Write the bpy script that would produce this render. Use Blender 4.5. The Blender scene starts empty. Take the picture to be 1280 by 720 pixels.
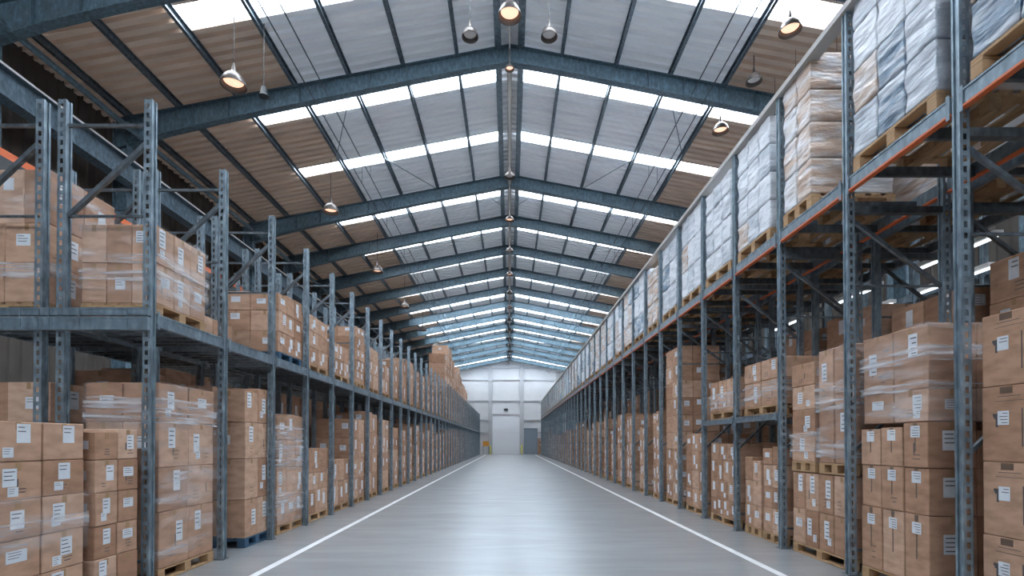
import bpy, math, random
from mathutils import Vector, Matrix
random.seed(11)
C = bpy.context.scene.collection
R = math.radians

# ------------------------------------------------------------------ materials
def mat(name, col=(.5,.5,.5), rough=.5, metal=0.0, spec=.5):
    m = bpy.data.materials.new(name); m.use_nodes = True
    b = m.node_tree.nodes['Principled BSDF']
    b.inputs['Base Color'].default_value = (*col, 1)
    b.inputs['Roughness'].default_value = rough
    b.inputs['Metallic'].default_value = metal
    b.inputs['Specular IOR Level'].default_value = spec
    return m
def nd(m, t, **k):
    n = m.node_tree.nodes.new(t)
    for a, v in k.items(): setattr(n, a, v)
    return n
def lk(m, a, b): m.node_tree.links.new(a, b)
def ramp(m, pts):
    r = nd(m, 'ShaderNodeValToRGB'); e = r.color_ramp.elements
    while len(e) < len(pts): e.new(.5)
    for i, (p, c) in enumerate(pts):
        e[i].position = p; e[i].color = (*c, 1)
    return r
def coords(m, scale, kind='Object'):
    t = nd(m, 'ShaderNodeTexCoord'); mp = nd(m, 'ShaderNodeMapping')
    mp.inputs['Scale'].default_value = scale
    lk(m, t.outputs[kind], mp.inputs['Vector']); return mp.outputs[0]
def world_coords(m, scale):
    g = nd(m, 'ShaderNodeNewGeometry'); mp = nd(m, 'ShaderNodeMapping')
    mp.inputs['Scale'].default_value = scale
    lk(m, g.outputs['Position'], mp.inputs['Vector']); return mp.outputs[0]
def noise(m, vec, s, d=3):
    n = nd(m, 'ShaderNodeTexNoise'); n.inputs['Scale'].default_value = s; n.inputs['Detail'].default_value = d
    lk(m, vec, n.inputs['Vector']); return n.outputs['Fac']
def bump(m, fac, strength, dist=.01):
    b = nd(m, 'ShaderNodeBump'); b.inputs['Strength'].default_value = strength; b.inputs['Distance'].default_value = dist
    lk(m, fac, b.inputs['Height']); lk(m, b.outputs[0], m.node_tree.nodes['Principled BSDF'].inputs['Normal'])
def mottled(name, c1, c2, scale=3, rough=.5, metal=0, stretch=(1,1,1), bmp=0):
    m = mat(name, c1, rough, metal)
    f = noise(m, world_coords(m, stretch), scale, 5)
    r = ramp(m, [(.3, c1), (.7, c2)]); lk(m, f, r.inputs[0])
    lk(m, r.outputs[0], m.node_tree.nodes['Principled BSDF'].inputs['Base Color'])
    if bmp: bump(m, f, bmp)
    return m
def carton_mat(name, stops):
    m = mat(name, (.45,.27,.16), .72, 0, .25)
    oi = nd(m, 'ShaderNodeObjectInfo'); g = nd(m, 'ShaderNodeNewGeometry')
    a = nd(m, 'ShaderNodeMath', operation='ADD'); fr = nd(m, 'ShaderNodeMath', operation='FRACT')
    lk(m, oi.outputs['Random'], a.inputs[0]); lk(m, g.outputs['Random Per Island'], a.inputs[1]); lk(m, a.outputs[0], fr.inputs[0])
    r = ramp(m, stops); lk(m, fr.outputs[0], r.inputs[0])
    f = noise(m, world_coords(m, (1, 1, 2.5)), 5, 4)
    r2 = ramp(m, [(.30, (.74,.72,.70)), (.6, (1,1,1))]); lk(m, f, r2.inputs[0])
    mx = nd(m, 'ShaderNodeMix', data_type='RGBA', blend_type='MULTIPLY'); mx.inputs[0].default_value = 1
    lk(m, r.outputs[0], mx.inputs[6]); lk(m, r2.outputs[0], mx.inputs[7])
    lk(m, mx.outputs[2], m.node_tree.nodes['Principled BSDF'].inputs['Base Color'])
    bump(m, f, .25, .02)
    return m
M = {}
M['carton'] = carton_mat('cardboard', [(0,(.36,.20,.125)), (.5,(.47,.285,.19)), (1,(.58,.385,.28))])
M['paper'] = mottled('label_paper', (.72,.75,.79), (.60,.64,.70), 9, .5)
M['ink'] = mat('printing_ink', (.07,.065,.07), .6)
M['tape'] = mat('packing_tape', (.36,.23,.13), .25)
M['tapedark'] = mat('dark_tape', (.13,.085,.06), .35)
def steel(name, c, rough=.38, metal=.55):
    m = mat(name, c, rough, metal)
    f = noise(m, world_coords(m, (1,1,.5)), 14, 5)
    r = ramp(m, [(.3, tuple(x*.62 for x in c)), (.55, c), (.75, tuple(min(1,x*1.5) for x in c))])
    lk(m, f, r.inputs[0]); lk(m, r.outputs[0], m.node_tree.nodes['Principled BSDF'].inputs['Base Color'])
    return m
M['post'] = steel('galvanised_steel', (.235,.30,.35))
M['beam'] = steel('blue_grey_beam', (.19,.25,.30), .4, .4)
M['brace'] = steel('brace_steel', (.12,.145,.165), .4, .5)
M['orange'] = mat('orange_paint', (.62,.13,.035), .45)
M['rail'] = mat('pale_rail', (.42,.40,.38), .5)
M['frame'] = steel('roof_frame_paint', (.10,.16,.20), .45, .1)
M['purlin'] = steel('purlin_steel', (.16,.21,.25), .35, .5)
M['girder'] = steel('girder_paint', (.13,.19,.24), .5, .2)
M['white_edge'] = mat('white_edge', (.75,.75,.74), .5)
M['wood'] = mottled('pallet_wood', (.48,.31,.17), (.34,.20,.10), 6, .75, 0, (3,.6,3))
M['bluewood'] = mottled('blue_pallet_paint', (.045,.11,.19), (.03,.08,.14), 6, .6)
M['sheet'] = mottled('roof_sheet', (.86,.87,.88), (.74,.76,.79), 1.2, .5, .1, (.4,3,1))
m=M['sheet']; tl=nd(m,'ShaderNodeBsdfTranslucent'); tl.inputs[0].default_value=(.55,.58,.62,1); mx=nd(m,'ShaderNodeMixShader'); mx.inputs[0].default_value=.007  # slight translucency added to brighten the roof underside
lk(m,m.node_tree.nodes['Principled BSDF'].outputs[0],mx.inputs[1]); lk(m,tl.outputs[0],mx.inputs[2]); lk(m,mx.outputs[0],m.node_tree.nodes['Material Output'].inputs[0])
M['sheet_outer'] = mottled('brown_roof_sheet', (.68,.55,.45), (.50,.40,.33), 1.4, .65, .0, (.5,2,1))  # browner sheet colour for the outer strips of the roof
m=M['sheet_outer']; tl=nd(m,'ShaderNodeBsdfTranslucent'); tl.inputs[0].default_value=(.60,.47,.38,1); mx=nd(m,'ShaderNodeMixShader'); mx.inputs[0].default_value=.004  # translucency added here too, for a brighter underside
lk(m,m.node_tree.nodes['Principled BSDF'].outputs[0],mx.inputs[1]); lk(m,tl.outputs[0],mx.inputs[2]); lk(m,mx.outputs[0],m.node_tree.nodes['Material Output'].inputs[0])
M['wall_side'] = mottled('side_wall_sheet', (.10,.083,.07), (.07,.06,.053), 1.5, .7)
M['wall_end'] = mottled('end_wall_panel', (.74,.74,.75), (.66,.67,.69), .6, .6)
M['girt'] = mat('girt_paint', (.47,.48,.50), .5)
M['white'] = mat('door_white', (.86,.88,.92), .5)
M['greydoor'] = mat('grey_door', (.26,.32,.38), .5)
M['yellow'] = mat('safety_yellow', (.65,.62,.10), .5)
M['signorange'] = mat('safety_orange', (.8,.36,.05), .5)
M['shade'] = mat('lamp_shade', (.15,.13,.12), .38, .4)
M['cable'] = mat('cable_black', (.03,.03,.03), .5)
M['black'] = mat('dark_plastic', (.04,.045,.05), .5)
M['line'] = mottled('floor_line_paint', (.80,.81,.82), (.66,.67,.68), 4, .5)
def emis(name, c, s):
    m = mat(name, c, .5); b = m.node_tree.nodes['Principled BSDF']
    b.inputs['Emission Color'].default_value = (*c, 1); b.inputs['Emission Strength'].default_value = s; return m
M['warm'] = emis('warm_lamp_glow', (1,.60,.42), 1.2)
M['tube'] = emis('tube_glow', (.9,.95,1), 2.2)
# floor
m = mat('polished_concrete', (.4,.4,.4), .3, 0, .5); M['floor'] = m
m.node_tree.nodes['Principled BSDF'].inputs['Coat Weight'].default_value=.8; m.node_tree.nodes['Principled BSDF'].inputs['Coat Roughness'].default_value=.22
f1 = noise(m, world_coords(m, (.35, 1.6, 1)), 1.1, 6)
r = ramp(m, [(.3, (.24,.25,.26)), (.7, (.31,.325,.335))]); lk(m, f1, r.inputs[0])
lk(m, r.outputs[0], m.node_tree.nodes['Principled BSDF'].inputs['Base Color'])
r = ramp(m, [(.3, (.30,)*3), (.75, (.42,)*3)]); lk(m, noise(m, world_coords(m, (.5, 2.5, 1)), 2.2, 6), r.inputs[0])
lk(m, r.outputs[0], m.node_tree.nodes['Principled BSDF'].inputs['Roughness'])
# skylight sheet: mostly clear with a milky translucent share
m = bpy.data.materials.new('skylight_sheet'); m.use_nodes = True; M['sky'] = m
n = m.node_tree; n.nodes.remove(n.nodes['Principled BSDF'])
tr = nd(m, 'ShaderNodeBsdfTransparent'); tr.inputs[0].default_value = (.93,.95,.97,1)
tl = nd(m, 'ShaderNodeBsdfTranslucent'); tl.inputs[0].default_value = (.9,.92,.95,1)
mx = nd(m, 'ShaderNodeMixShader'); mx.inputs[0].default_value = .3
lk(m, tr.outputs[0], mx.inputs[1]); lk(m, tl.outputs[0], mx.inputs[2]); lk(m, mx.outputs[0], n.nodes['Material Output'].inputs[0])
# stretch film
def film_mat(name, lo, hi, vec_scale, op=.75):
    m = mat(name, (.86,.88,.92), .16, 0, .6)
    b = m.node_tree.nodes['Principled BSDF']
    v = world_coords(m, vec_scale)
    f = noise(m, v, 1.0, 6)
    r = ramp(m, [(lo, (.04,)*3), (hi, (op,)*3)]); lk(m, f, r.inputs[0])
    bump(m, f, .6, .03)
    t = nd(m, 'ShaderNodeBsdfTransparent'); mx = nd(m, 'ShaderNodeMixShader')
    lk(m, r.outputs[0], mx.inputs[0]); lk(m, t.outputs[0], mx.inputs[1]); lk(m, b.outputs[0], mx.inputs[2])
    lk(m, mx.outputs[0], m.node_tree.nodes['Material Output'].inputs[0])
    return m
M['film'] = film_mat('stretch_film', .50, .74, (1.2, 1.2, 7), .42)
M['filmband'] = film_mat('stretch_film_band', .40, .70, (1.5, 1.5, 26), .6)
# white wrapped packages
def wrapped(name, stops):
    m = mat(name, (.8,.8,.8), .22, 0, .6)
    oi = nd(m, 'ShaderNodeObjectInfo'); g = nd(m, 'ShaderNodeNewGeometry')
    a = nd(m, 'ShaderNodeMath', operation='ADD'); fr = nd(m, 'ShaderNodeMath', operation='FRACT')
    lk(m, oi.outputs['Random'], a.inputs[0]); lk(m, g.outputs['Random Per Island'], a.inputs[1]); lk(m, a.outputs[0], fr.inputs[0])
    r = ramp(m, stops); r.color_ramp.interpolation='CONSTANT'; lk(m, fr.outputs[0], r.inputs[0])
    mp = nd(m, 'ShaderNodeMapping'); mp.inputs['Rotation'].default_value = (R(28), 0, 0); mp.inputs['Scale'].default_value = (1.5,1.2,5)
    lk(m, g.outputs['Position'], mp.inputs['Vector'])
    f = noise(m, mp.outputs[0], 1.6, 5)
    fa = ramp(m, [(.42,(.08,)*3), (.68,(.80,)*3)]); lk(m, f, fa.inputs[0])
    mx = nd(m, 'ShaderNodeMix', data_type='RGBA'); lk(m, fa.outputs[0], mx.inputs[0])
    lk(m, r.outputs[0], mx.inputs[6]); mx.inputs[7].default_value = (.76,.79,.84,1)
    lk(m, mx.outputs[2], m.node_tree.nodes['Principled BSDF'].inputs['Base Color'])
    mp2 = nd(m, 'ShaderNodeMapping'); mp2.inputs['Rotation'].default_value = (R(35),0,0); mp2.inputs['Scale'].default_value = (3,2.2,9)
    lk(m, g.outputs['Position'], mp2.inputs['Vector'])
    bump(m, noise(m, mp2.outputs[0], 1.3, 4), .7, .05)
    return m
M['wrapw'] = wrapped('white_film_package', [(0,(.66,.69,.74)), (.42,(.42,.46,.52)), (.62,(.07,.14,.22)), (.80,(.50,.36,.27)), (.90,(.72,.74,.78))])
M['wrapt'] = wrapped('tan_film_package', [(0,(.52,.36,.26)), (.5,(.60,.56,.54)), (.76,(.09,.15,.22)), (.86,(.46,.30,.20))])

# ------------------------------------------------------------------ mesh builder
class MB:
    def __init__(s): s.v=[]; s.f=[]; s.m=[]
    def add(s, vs, fs, mi=0, T=None):
        o = len(s.v)
        if T is not None: vs = [T @ Vector(p) for p in vs]
        s.v += [tuple(p) for p in vs]; s.f += [tuple(i+o for i in f) for f in fs]; s.m += [mi]*len(fs)
    def box(s, x0,x1,y0,y1,z0,z1, mi=0, T=None):
        if x0>x1: x0,x1=x1,x0
        if y0>y1: y0,y1=y1,y0
        if z0>z1: z0,z1=z1,z0
        s.add([(x0,y0,z0),(x1,y0,z0),(x1,y1,z0),(x0,y1,z0),(x0,y0,z1),(x1,y0,z1),(x1,y1,z1),(x0,y1,z1)],
              [(0,3,2,1),(4,5,6,7),(0,1,5,4),(1,2,6,5),(2,3,7,6),(3,0,4,7)], mi, T)
    def cbox(s, x0,x1,y0,y1,z0,z1, b=.006, mi=0, T=None):   # chamfered box
        X=(x0,x1); Y=(y0,y1); Z=(z0,z1); vs=[]; ix={}
        for i in (0,1):
            for j in (0,1):
                for k in (0,1):
                    sx = b if i==0 else -b; sy = b if j==0 else -b; sz = b if k==0 else -b
                    for a,p in (('x',(X[i],Y[j]+sy,Z[k]+sz)),('y',(X[i]+sx,Y[j],Z[k]+sz)),('z',(X[i]+sx,Y[j]+sy,Z[k]))):
                        ix[(i,j,k,a)] = len(vs); vs.append(p)
        q = lambda *t: ix[t]
        fs = []
        for i in (0,1):
            a=[q(i,0,0,'x'),q(i,1,0,'x'),q(i,1,1,'x'),q(i,0,1,'x')]; fs.append(tuple(a if i else a[::-1]))
            a=[q(0,i,0,'y'),q(0,i,1,'y'),q(1,i,1,'y'),q(1,i,0,'y')]; fs.append(tuple(a if i else a[::-1]))
            a=[q(0,0,i,'z'),q(1,0,i,'z'),q(1,1,i,'z'),q(0,1,i,'z')]; fs.append(tuple(a if i else a[::-1]))
        for i in (0,1):
            for j in (0,1):
                fs.append((q(i,j,0,'x'),q(i,j,1,'x'),q(i,j,1,'y'),q(i,j,0,'y')))
                fs.append((q(i,0,j,'x'),q(i,1,j,'x'),q(i,1,j,'z'),q(i,0,j,'z')))
                fs.append((q(0,i,j,'y'),q(1,i,j,'y'),q(1,i,j,'z'),q(0,i,j,'z')))
                for k in (0,1): fs.append((q(i,j,k,'x'),q(i,j,k,'y'),q(i,j,k,'z')))
        s.add(vs, fs, mi, T)
    def bar(s, p, q, w, h, mi=0):       # rectangular bar from p to q
        p=Vector(p); q=Vector(q); d=q-p; L=d.length; z=d.normalized()
        up = Vector((0,0,1)) if abs(z.z)<.9 else Vector((0,1,0))
        x = z.cross(up).normalized(); y = z.cross(x)
        T = Matrix(((x.x,y.x,z.x,p.x),(x.y,y.y,z.y,p.y),(x.z,y.z,z.z,p.z),(0,0,0,1)))
        s.box(-w/2,w/2,-h/2,h/2,0,L,mi,T)
    def tube(s, pts, r, n=8, mi=0):
        for p,q in zip(pts[:-1],pts[1:]):
            p=Vector(p); q=Vector(q); z=(q-p).normalized()
            up = Vector((0,0,1)) if abs(z.z)<.9 else Vector((0,1,0))
            x=z.cross(up).normalized(); y=z.cross(x)
            vs=[]
            for c in (p,q):
                for k in range(n):
                    a=2*math.pi*k/n; vs.append(c+x*math.cos(a)*r+y*math.sin(a)*r)
            fs=[(k,(k+1)%n,(k+1)%n+n,k+n) for k in range(n)]+[tuple(range(n-1,-1,-1)),tuple(range(n,2*n))]
            s.add(vs,fs,mi)
    def lathe(s, prof, n=24, mi=0, c=(0,0,0)):
        vs=[]; fs=[]
        for r_,z in prof:
            for k in range(n):
                a=2*math.pi*k/n; vs.append((c[0]+r_*math.cos(a),c[1]+r_*math.sin(a),c[2]+z))
        for i in range(len(prof)-1):
            for k in range(n): fs.append((i*n+k,i*n+(k+1)%n,(i+1)*n+(k+1)%n,(i+1)*n+k))
        s.add(vs,fs,mi)
    def mesh(s, name, mats):
        me = bpy.data.meshes.new(name); me.from_pydata(s.v,[],s.f)
        for m in mats: me.materials.append(m)
        if len(mats)>1: me.polygons.foreach_set('material_index', s.m)
        me.update(); return me
    def build(s, name, mats, parent=None, loc=(0,0,0), smooth=False):
        if not isinstance(mats,(list,tuple)): mats=[mats]
        me = s.mesh(name, mats)
        if smooth: me.polygons.foreach_set('use_smooth',[True]*len(me.polygons))
        return place(name, me, parent, loc)
def place(name, me, parent=None, loc=(0,0,0), rz=0):
    o = bpy.data.objects.new(name, me); C.objects.link(o); o.location = loc; o.rotation_euler.z = rz
    if parent: o.parent = parent
    return o
def tag(o, label, cat, group=None, kind=None):
    o['label']=label; o['category']=cat
    if group: o['group']=group
    if kind: o['kind']=kind
    return o
def empty(name, loc=(0,0,0), rz=0):
    o = bpy.data.objects.new(name,None); C.objects.link(o); o.location=loc; o.rotation_euler.z=rz; o.empty_display_size=.1; return o
def struct(o): o['kind']='structure'; return o
ORD = 'first second third fourth fifth sixth seventh eighth ninth tenth eleventh twelfth thirteenth fourteenth fifteenth sixteenth seventeenth eighteenth nineteenth twentieth'.split()
TENS = {2:'twenty',3:'thirty',4:'forty'}
def ordn(i):           # 1-based ordinal word
    if i<=20: return ORD[i-1]
    t,u=divmod(i,10)
    return {3:'thirtieth',4:'fortieth'}[t] if u==0 else TENS[t]+'-'+ORD[u-1]

# ------------------------------------------------------------------ room
YF, YB = 69.0, -11.0
XW = 11.25
ZR, SL = 12.80, .19
rz_ = lambda x: ZR - SL*abs(x)
mb=MB(); mb.box(-XW,XW,YB,YF,-.2,0); struct(mb.build('floor',M['floor']))
for nm,x in (('left',-3.07),('right',3.28)):
    mb=MB(); mb.box(x-.05,x+.05,YB+.5,66,.0,.003)
    struct(mb.build('trim_1' if nm=='left' else 'trim_2',M['line']))

# skylight bands in Y
frames = [-8.1,-4.4,-.7,3.0,6.7,10.4,14.1,20.95]
y=24.65
while y<66: frames.append(y); y+=3.7
bands = [(-6.6,-5.7),(-3.0,-2.1),(.8,1.7),(4.5,5.4),(8.2,8.9),(11.4,11.95),(15.15,15.65),(18.2,18.7),(22.5,22.95),(26.2,26.65),(30.0,30.45),(34.05,34.55)]
for fy in frames[11:]:
    q=min(3.03,.07*fy+.02); bands.append((fy+q,fy+q+.54))
bands=[b for b in bands if b[0]<65]+[(65.75,66.75)]  # extra skylight strip added behind the last frame to brighten the end wall
bands=[b for b in bands if 4<b[0]<YF-3]
frames=[f for f in frames if f>9]
PER=.28; RH=.13
def prof(y):           # trapezoid corrugation height
    t=(y/PER)%1.0
    if t<.56: return 0
    if t<.64: return (t-.56)/.08*RH
    if t<.92: return RH
    return (1-t)/.08*RH
KN=(0,.56,.64,.92)
def sheet(mb,xa,xb,ya,yb):
    ys=[ya]; k=math.floor(ya/PER)-1
    while k*PER<yb:
        for t in KN:
            yy=(k+t)*PER
            if ya+1e-4<yy<yb-1e-4: ys.append(yy)
        k+=1
    ys.append(yb)
    vs=[];fs=[]
    for yy in ys:
        h=prof(yy+1e-6)
        for x in (xa,xb): vs.append((x,yy,rz_(x)+h))
    for i in range(len(ys)-1): fs.append((2*i,2*i+1,2*i+3,2*i+2))
    mb.add(vs,fs)
XS=7.7; XO=6.1
roof=struct(empty('ceiling',(0,0,0)))
inner=MB(); outer=MB()
ed=[YB]+[e for b in bands for e in b]+[YF]
for s in (-1,1):
    for i in range(0,len(ed),2):
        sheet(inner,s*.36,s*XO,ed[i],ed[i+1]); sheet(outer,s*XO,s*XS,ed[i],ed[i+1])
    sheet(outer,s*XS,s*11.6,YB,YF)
inner.build('roof_sheet',M['sheet'],roof); o=outer.build('roof_sheet',M['sheet_outer'],roof); o['label']='brown outer roof sheeting'
mb=MB(); sheet(mb,-.37,0,YB,YF); sheet(mb,0,.37,YB,YF); mb.build('roof_sheet',M['sheet'],roof)
mb=MB(); mb.add([(-.3,YB,ZR+.08),(0,YB,ZR+.14),(.3,YB,ZR+.08),(-.3,YF,ZR+.08),(0,YF,ZR+.14),(.3,YF,ZR+.08)],[(0,1,4,3),(1,2,5,4)])
mb.build('ridge_cap',M['sheet'],roof)
wi=0
for (a,b) in bands:
    for s in (-1,1):
        wi+=1; mb=MB(); sheet(mb,s*.36,s*XS,a,b); struct(mb.build('window_%d'%wi,M['sky']))
        L=bpy.data.lights.new('skylight_portal','AREA'); L.shape='RECTANGLE'; L.size=7.4; L.size_y=b-a
        L.cycles.is_portal=True
        o=bpy.data.objects.new('skylight_portal',L); C.objects.link(o)
        x=s*(XS+.18)/2; o.location=(x,(a+b)/2,rz_(x)+.06); o.rotation_euler=(0,s*math.atan(SL),0)

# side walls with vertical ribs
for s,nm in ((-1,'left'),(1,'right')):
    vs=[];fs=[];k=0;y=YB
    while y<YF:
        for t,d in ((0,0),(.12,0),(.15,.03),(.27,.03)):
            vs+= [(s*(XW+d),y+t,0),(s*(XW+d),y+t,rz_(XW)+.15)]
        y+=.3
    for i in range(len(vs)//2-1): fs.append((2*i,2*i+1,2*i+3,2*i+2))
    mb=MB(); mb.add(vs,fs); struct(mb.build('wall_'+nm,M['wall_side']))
# end walls
def gable(mb,y0,y1):
    a=rz_(XW)
    vs=[]
    for y in (y0,y1): vs+=[(-XW,y,0),(XW,y,0),(XW,y,a),(0,y,ZR+.05),(-XW,y,a)]
    mb.add(vs,[(0,1,2,3,4),(9,8,7,6,5),(0,5,6,1),(1,6,7,2),(2,7,8,3),(3,8,9,4),(4,9,5,0)])
mb=MB(); gable(mb,YF,YF+.2)
we=struct(mb.build('wall_far',M['wall_end']))
mb=MB()
for z in (2.9,4.6,7.2,10.0,11.6):
    mb.box(-9.5,9.5,YF-.12,YF,z-.07,z+.07)
mb.build('wall_girt',M['girt'],we)
for x in (-2.6,1.65,-7,6.5):
    mb=MB(); mb.box(x-.26,x+.26,YF-.28,YF-.13,0,rz_(x)-.5); mb.build('wall_column',M['girt'],we)
mb=MB(); a=rz_(XW)
mb.box(-XW,XW,YB-.2,YB,0,8.3); mb.box(-XW,-8,YB-.2,YB,8.3,a); mb.box(8,XW,YB-.2,YB,8.3,a)
vs=[]
for y in (YB-.2,YB): vs+=[(-XW,y,a-.3),(XW,y,a-.3),(XW,y,a),(0,y,ZR+.05),(-XW,y,a)]
mb.add(vs,[(0,1,2,3,4),(9,8,7,6,5),(0,5,6,1)])
struct(mb.build('wall_near',M['wall_end']))
wi+=1; mb=MB(); mb.box(-8,8,YB-.11,YB-.09,8.3,a-.3); struct(mb.build('window_%d'%wi,M['sky']))  # unseen glazing added behind the camera to light the roof underside
mb=MB()
for x in range(-7,8,2): mb.box(x-.04,x+.04,YB-.15,YB-.05,8.3,a-.3)
mb.box(-8,8,YB-.15,YB-.05,9.3,9.36); mb.build('window_frame',M['frame'],bpy.data.objects['window_%d'%wi])
L=bpy.data.lights.new('gable_portal','AREA'); L.shape='RECTANGLE'; L.size=16; L.size_y=a-8.6; L.cycles.is_portal=True
o=bpy.data.objects.new('gable_portal',L); C.objects.link(o); o.location=(0,YB-.12,(8.3+a-.3)/2); o.rotation_euler=(R(90),0,0)

# roller door
d=struct(empty('door_1',(-.48,YF-.10,0)))
mb=MB()
for k in range(26): mb.box(-1.8,1.8,-.03,-.005,.02+k*.205,.02+k*.205+.19)
mb.box(-1.8,1.8,-.008,.06,.0,5.4); mb.build('door_curtain',M['white'],d)
mb=MB(); mb.box(-2.0,-1.8,-.1,.1,0,5.5); mb.box(1.8,2.0,-.1,.1,0,5.5); mb.box(-2,2,-.14,.1,5.38,5.62); mb.build('door_frame',M['wall_end'],d)
d=struct(empty('door_2',(2.75,YF-.12,0)))
mb=MB()
for k in range(11): mb.box(-.9,.9,-.03,-.005,.02+k*.3,.02+k*.3+.27)
mb.box(-.9,.9,-.006,.05,0,3.35); mb.build('door_curtain',M['greydoor'],d)
mb=MB(); mb.box(-1,-.9,-.08,.08,0,3.45); mb.box(.9,1,-.08,.08,0,3.45); mb.box(-1,1,-.08,.08,3.35,3.5); mb.build('door_frame',M['beam'],d)
def bollard(x,side):
    t=empty('bollard',(x,YF-1.0,0))
    mb=MB(); mb.lathe([(0,1.25),(.07,1.24),(.09,1.2),(.09,.02)],16); mb.build('post',M['yellow'],t,smooth=True)
    mb=MB(); mb.box(-.14,.14,-.14,.14,0,.02); mb.build('base_plate',M['beam'],t)
    tag(t,'yellow steel bollard on the floor at the %s side of white roller door'%side,'bollard','bollards by the roller door')
bollard(-2.55,'left'); bollard(1.6,'right')
t=empty('safety_barrier',(-3.15,YF-.9,0))
mb=MB(); mb.box(-.42,.42,-.03,.03,1.1,1.75); mb.build('panel',M['signorange'],t)
for x in (-.36,.36):
    mb=MB(); mb.box(x-.03,x+.03,-.03+.06,.03+.06,0,1.75); mb.build('leg',M['beam'],t)
tag(t,'small orange safety barrier panel beside the white roller door','barrier')
t=empty('wall_lamp',(-.5,YF-.02,6.0))
mb=MB(); mb.box(-.28,.28,-.22,-.02,-.14,.14); mb.build('housing',M['black'],t)
mb=MB(); mb.box(-.04,.04,-.1,0,.1,.24); mb.build('bracket',M['black'],t)
tag(t,'small dark box lamp on the end wall above the roller door','lamp')

# ------------------------------------------------------------------ portal frames
def i_section(mb, top, bot, fw=.22):
    """top / bot: lists of (x,z) of same length; web + flanges, extruded about y"""
    n=len(top); w=.012; tf=.022
    for i in range(n-1):
        (x0,z0),(x1,z1)=top[i],top[i+1]; (a0,c0),(a1,c1)=bot[i],bot[i+1]
        mb.add([(x0,-w,z0),(x1,-w,z1),(a1,-w,c1),(a0,-w,c0),(x0,w,z0),(x1,w,z1),(a1,w,c1),(a0,w,c0)],[(0,1,2,3),(7,6,5,4)])
        for (p0,q0),(p1,q1),sg in ((top[i],top[i+1],-1),(bot[i],bot[i+1],1)):
            dx,dz=p1-p0,q1-q0; L=math.hypot(dx,dz); nx,nz=-dz/L*tf,dx/L*tf
            if nz<0: nx,nz=-nx,-nz
            nx*=sg; nz*=sg
            if abs(dz)>abs(dx)*3: nx,nz=(tf if sg>0 else -tf),0
            vs=[]
            for yy in (-fw/2,fw/2): vs+=[(p0,yy,q0),(p1,yy,q1),(p1+nx,yy,q1+nz),(p0+nx,yy,q0+nz)]
            mb.add(vs,[(0,1,2,3),(7,6,5,4),(0,4,5,1),(1,5,6,2),(2,6,7,3),(3,7,4,0)])
XC=10.9
def rafter_mesh(s):
    xs=[0,1.2,3,6,8,9.5,XC]; dep=[.50,.47,.49,.54,.58,.66,.85]
    top=[(s*x,rz_(x)-.215) for x in xs]; bot=[(s*x,rz_(x)-.215-dd) for x,dd in zip(xs,dep)]
    mb=MB(); i_section(mb,top,bot)
    x=.9
    while x<10.5:
        z=rz_(x)-.215; dd=.5+.25*max(0,(x-7)/4)
        mb.box(s*x-.006,s*x+.006,-.1,.1,z-dd+.03,z-.02); x+=.98
    mb.box(s*.0,s*.02,-.11,.11,rz_(0)-.72,rz_(0)-.2)
    return mb.mesh('rafter',[M['frame']])
def column_mesh(s):
    mb=MB(); h=rz_(XC)-.3
    for x in (XC-.38,XC): mb.box(s*x-.012,s*x+.012,-.12,.12,0,h)
    mb.box(s*(XC-.38),s*XC,-.01,.01,0,h)
    for z in (2,4,6,8): mb.box(s*(XC-.37),s*(XC-.01),-.1,.1,z,z+.015)
    mb.box(s*(XC-.45),s*(XC+.07),-.17,.17,0,.02)
    return mb.mesh('column',[M['frame']])
RM={s:rafter_mesh(s) for s in (-1,1)}; CMm={s:column_mesh(s) for s in (-1,1)}
vis=[f for f in frames]
for fy in frames:
    t=empty('portal_frame',(0,fy,0))
    for s in (-1,1):
        place('rafter',RM[s],t); place('column',CMm[s],t)
    if fy<9: lab='blue-grey steel roof frame overhead, nearer than the picture shows'
    else: lab='blue-grey steel roof frame, %s rafter arch counted from the nearest in view'%ordn(sum(1 for q in frames if 9<q<=fy))
    tag(t,lab,'roof beam','steel roof frames'); t['kind']='structure'
# purlins
for s,sn in ((-1,'left'),(1,'right')):
    for i,x in enumerate((.32,1.5,3.0,4.5,6.0,7.6,9.2,10.6)):
        mb=MB(); z=rz_(x)
        a=s*x
        mb.box(a-.005,a+.005,YB,YF-.05,z-.205,z-.012)
        mb.box(a-.005,a-s*.075,YB,YF-.05,z-.213,z-.205); mb.box(a-.005,a-s*.075,YB,YF-.05,z-.014,z-.006)
        mb.box(a-s*.070,a-s*.078,YB,YF-.05,z-.213,z-.18)
        if i==0: mb.box(a-.09,a+.09,YB,YF-.05,z-.24,z-.21)
        o=mb.build('roof_purlin',M['purlin'])
        tag(o,'long steel roof purlin, %s from the ridge on the %s slope'%(ordn(i+1),sn),'purlin','roof purlins')
        o['kind']='structure'
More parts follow.
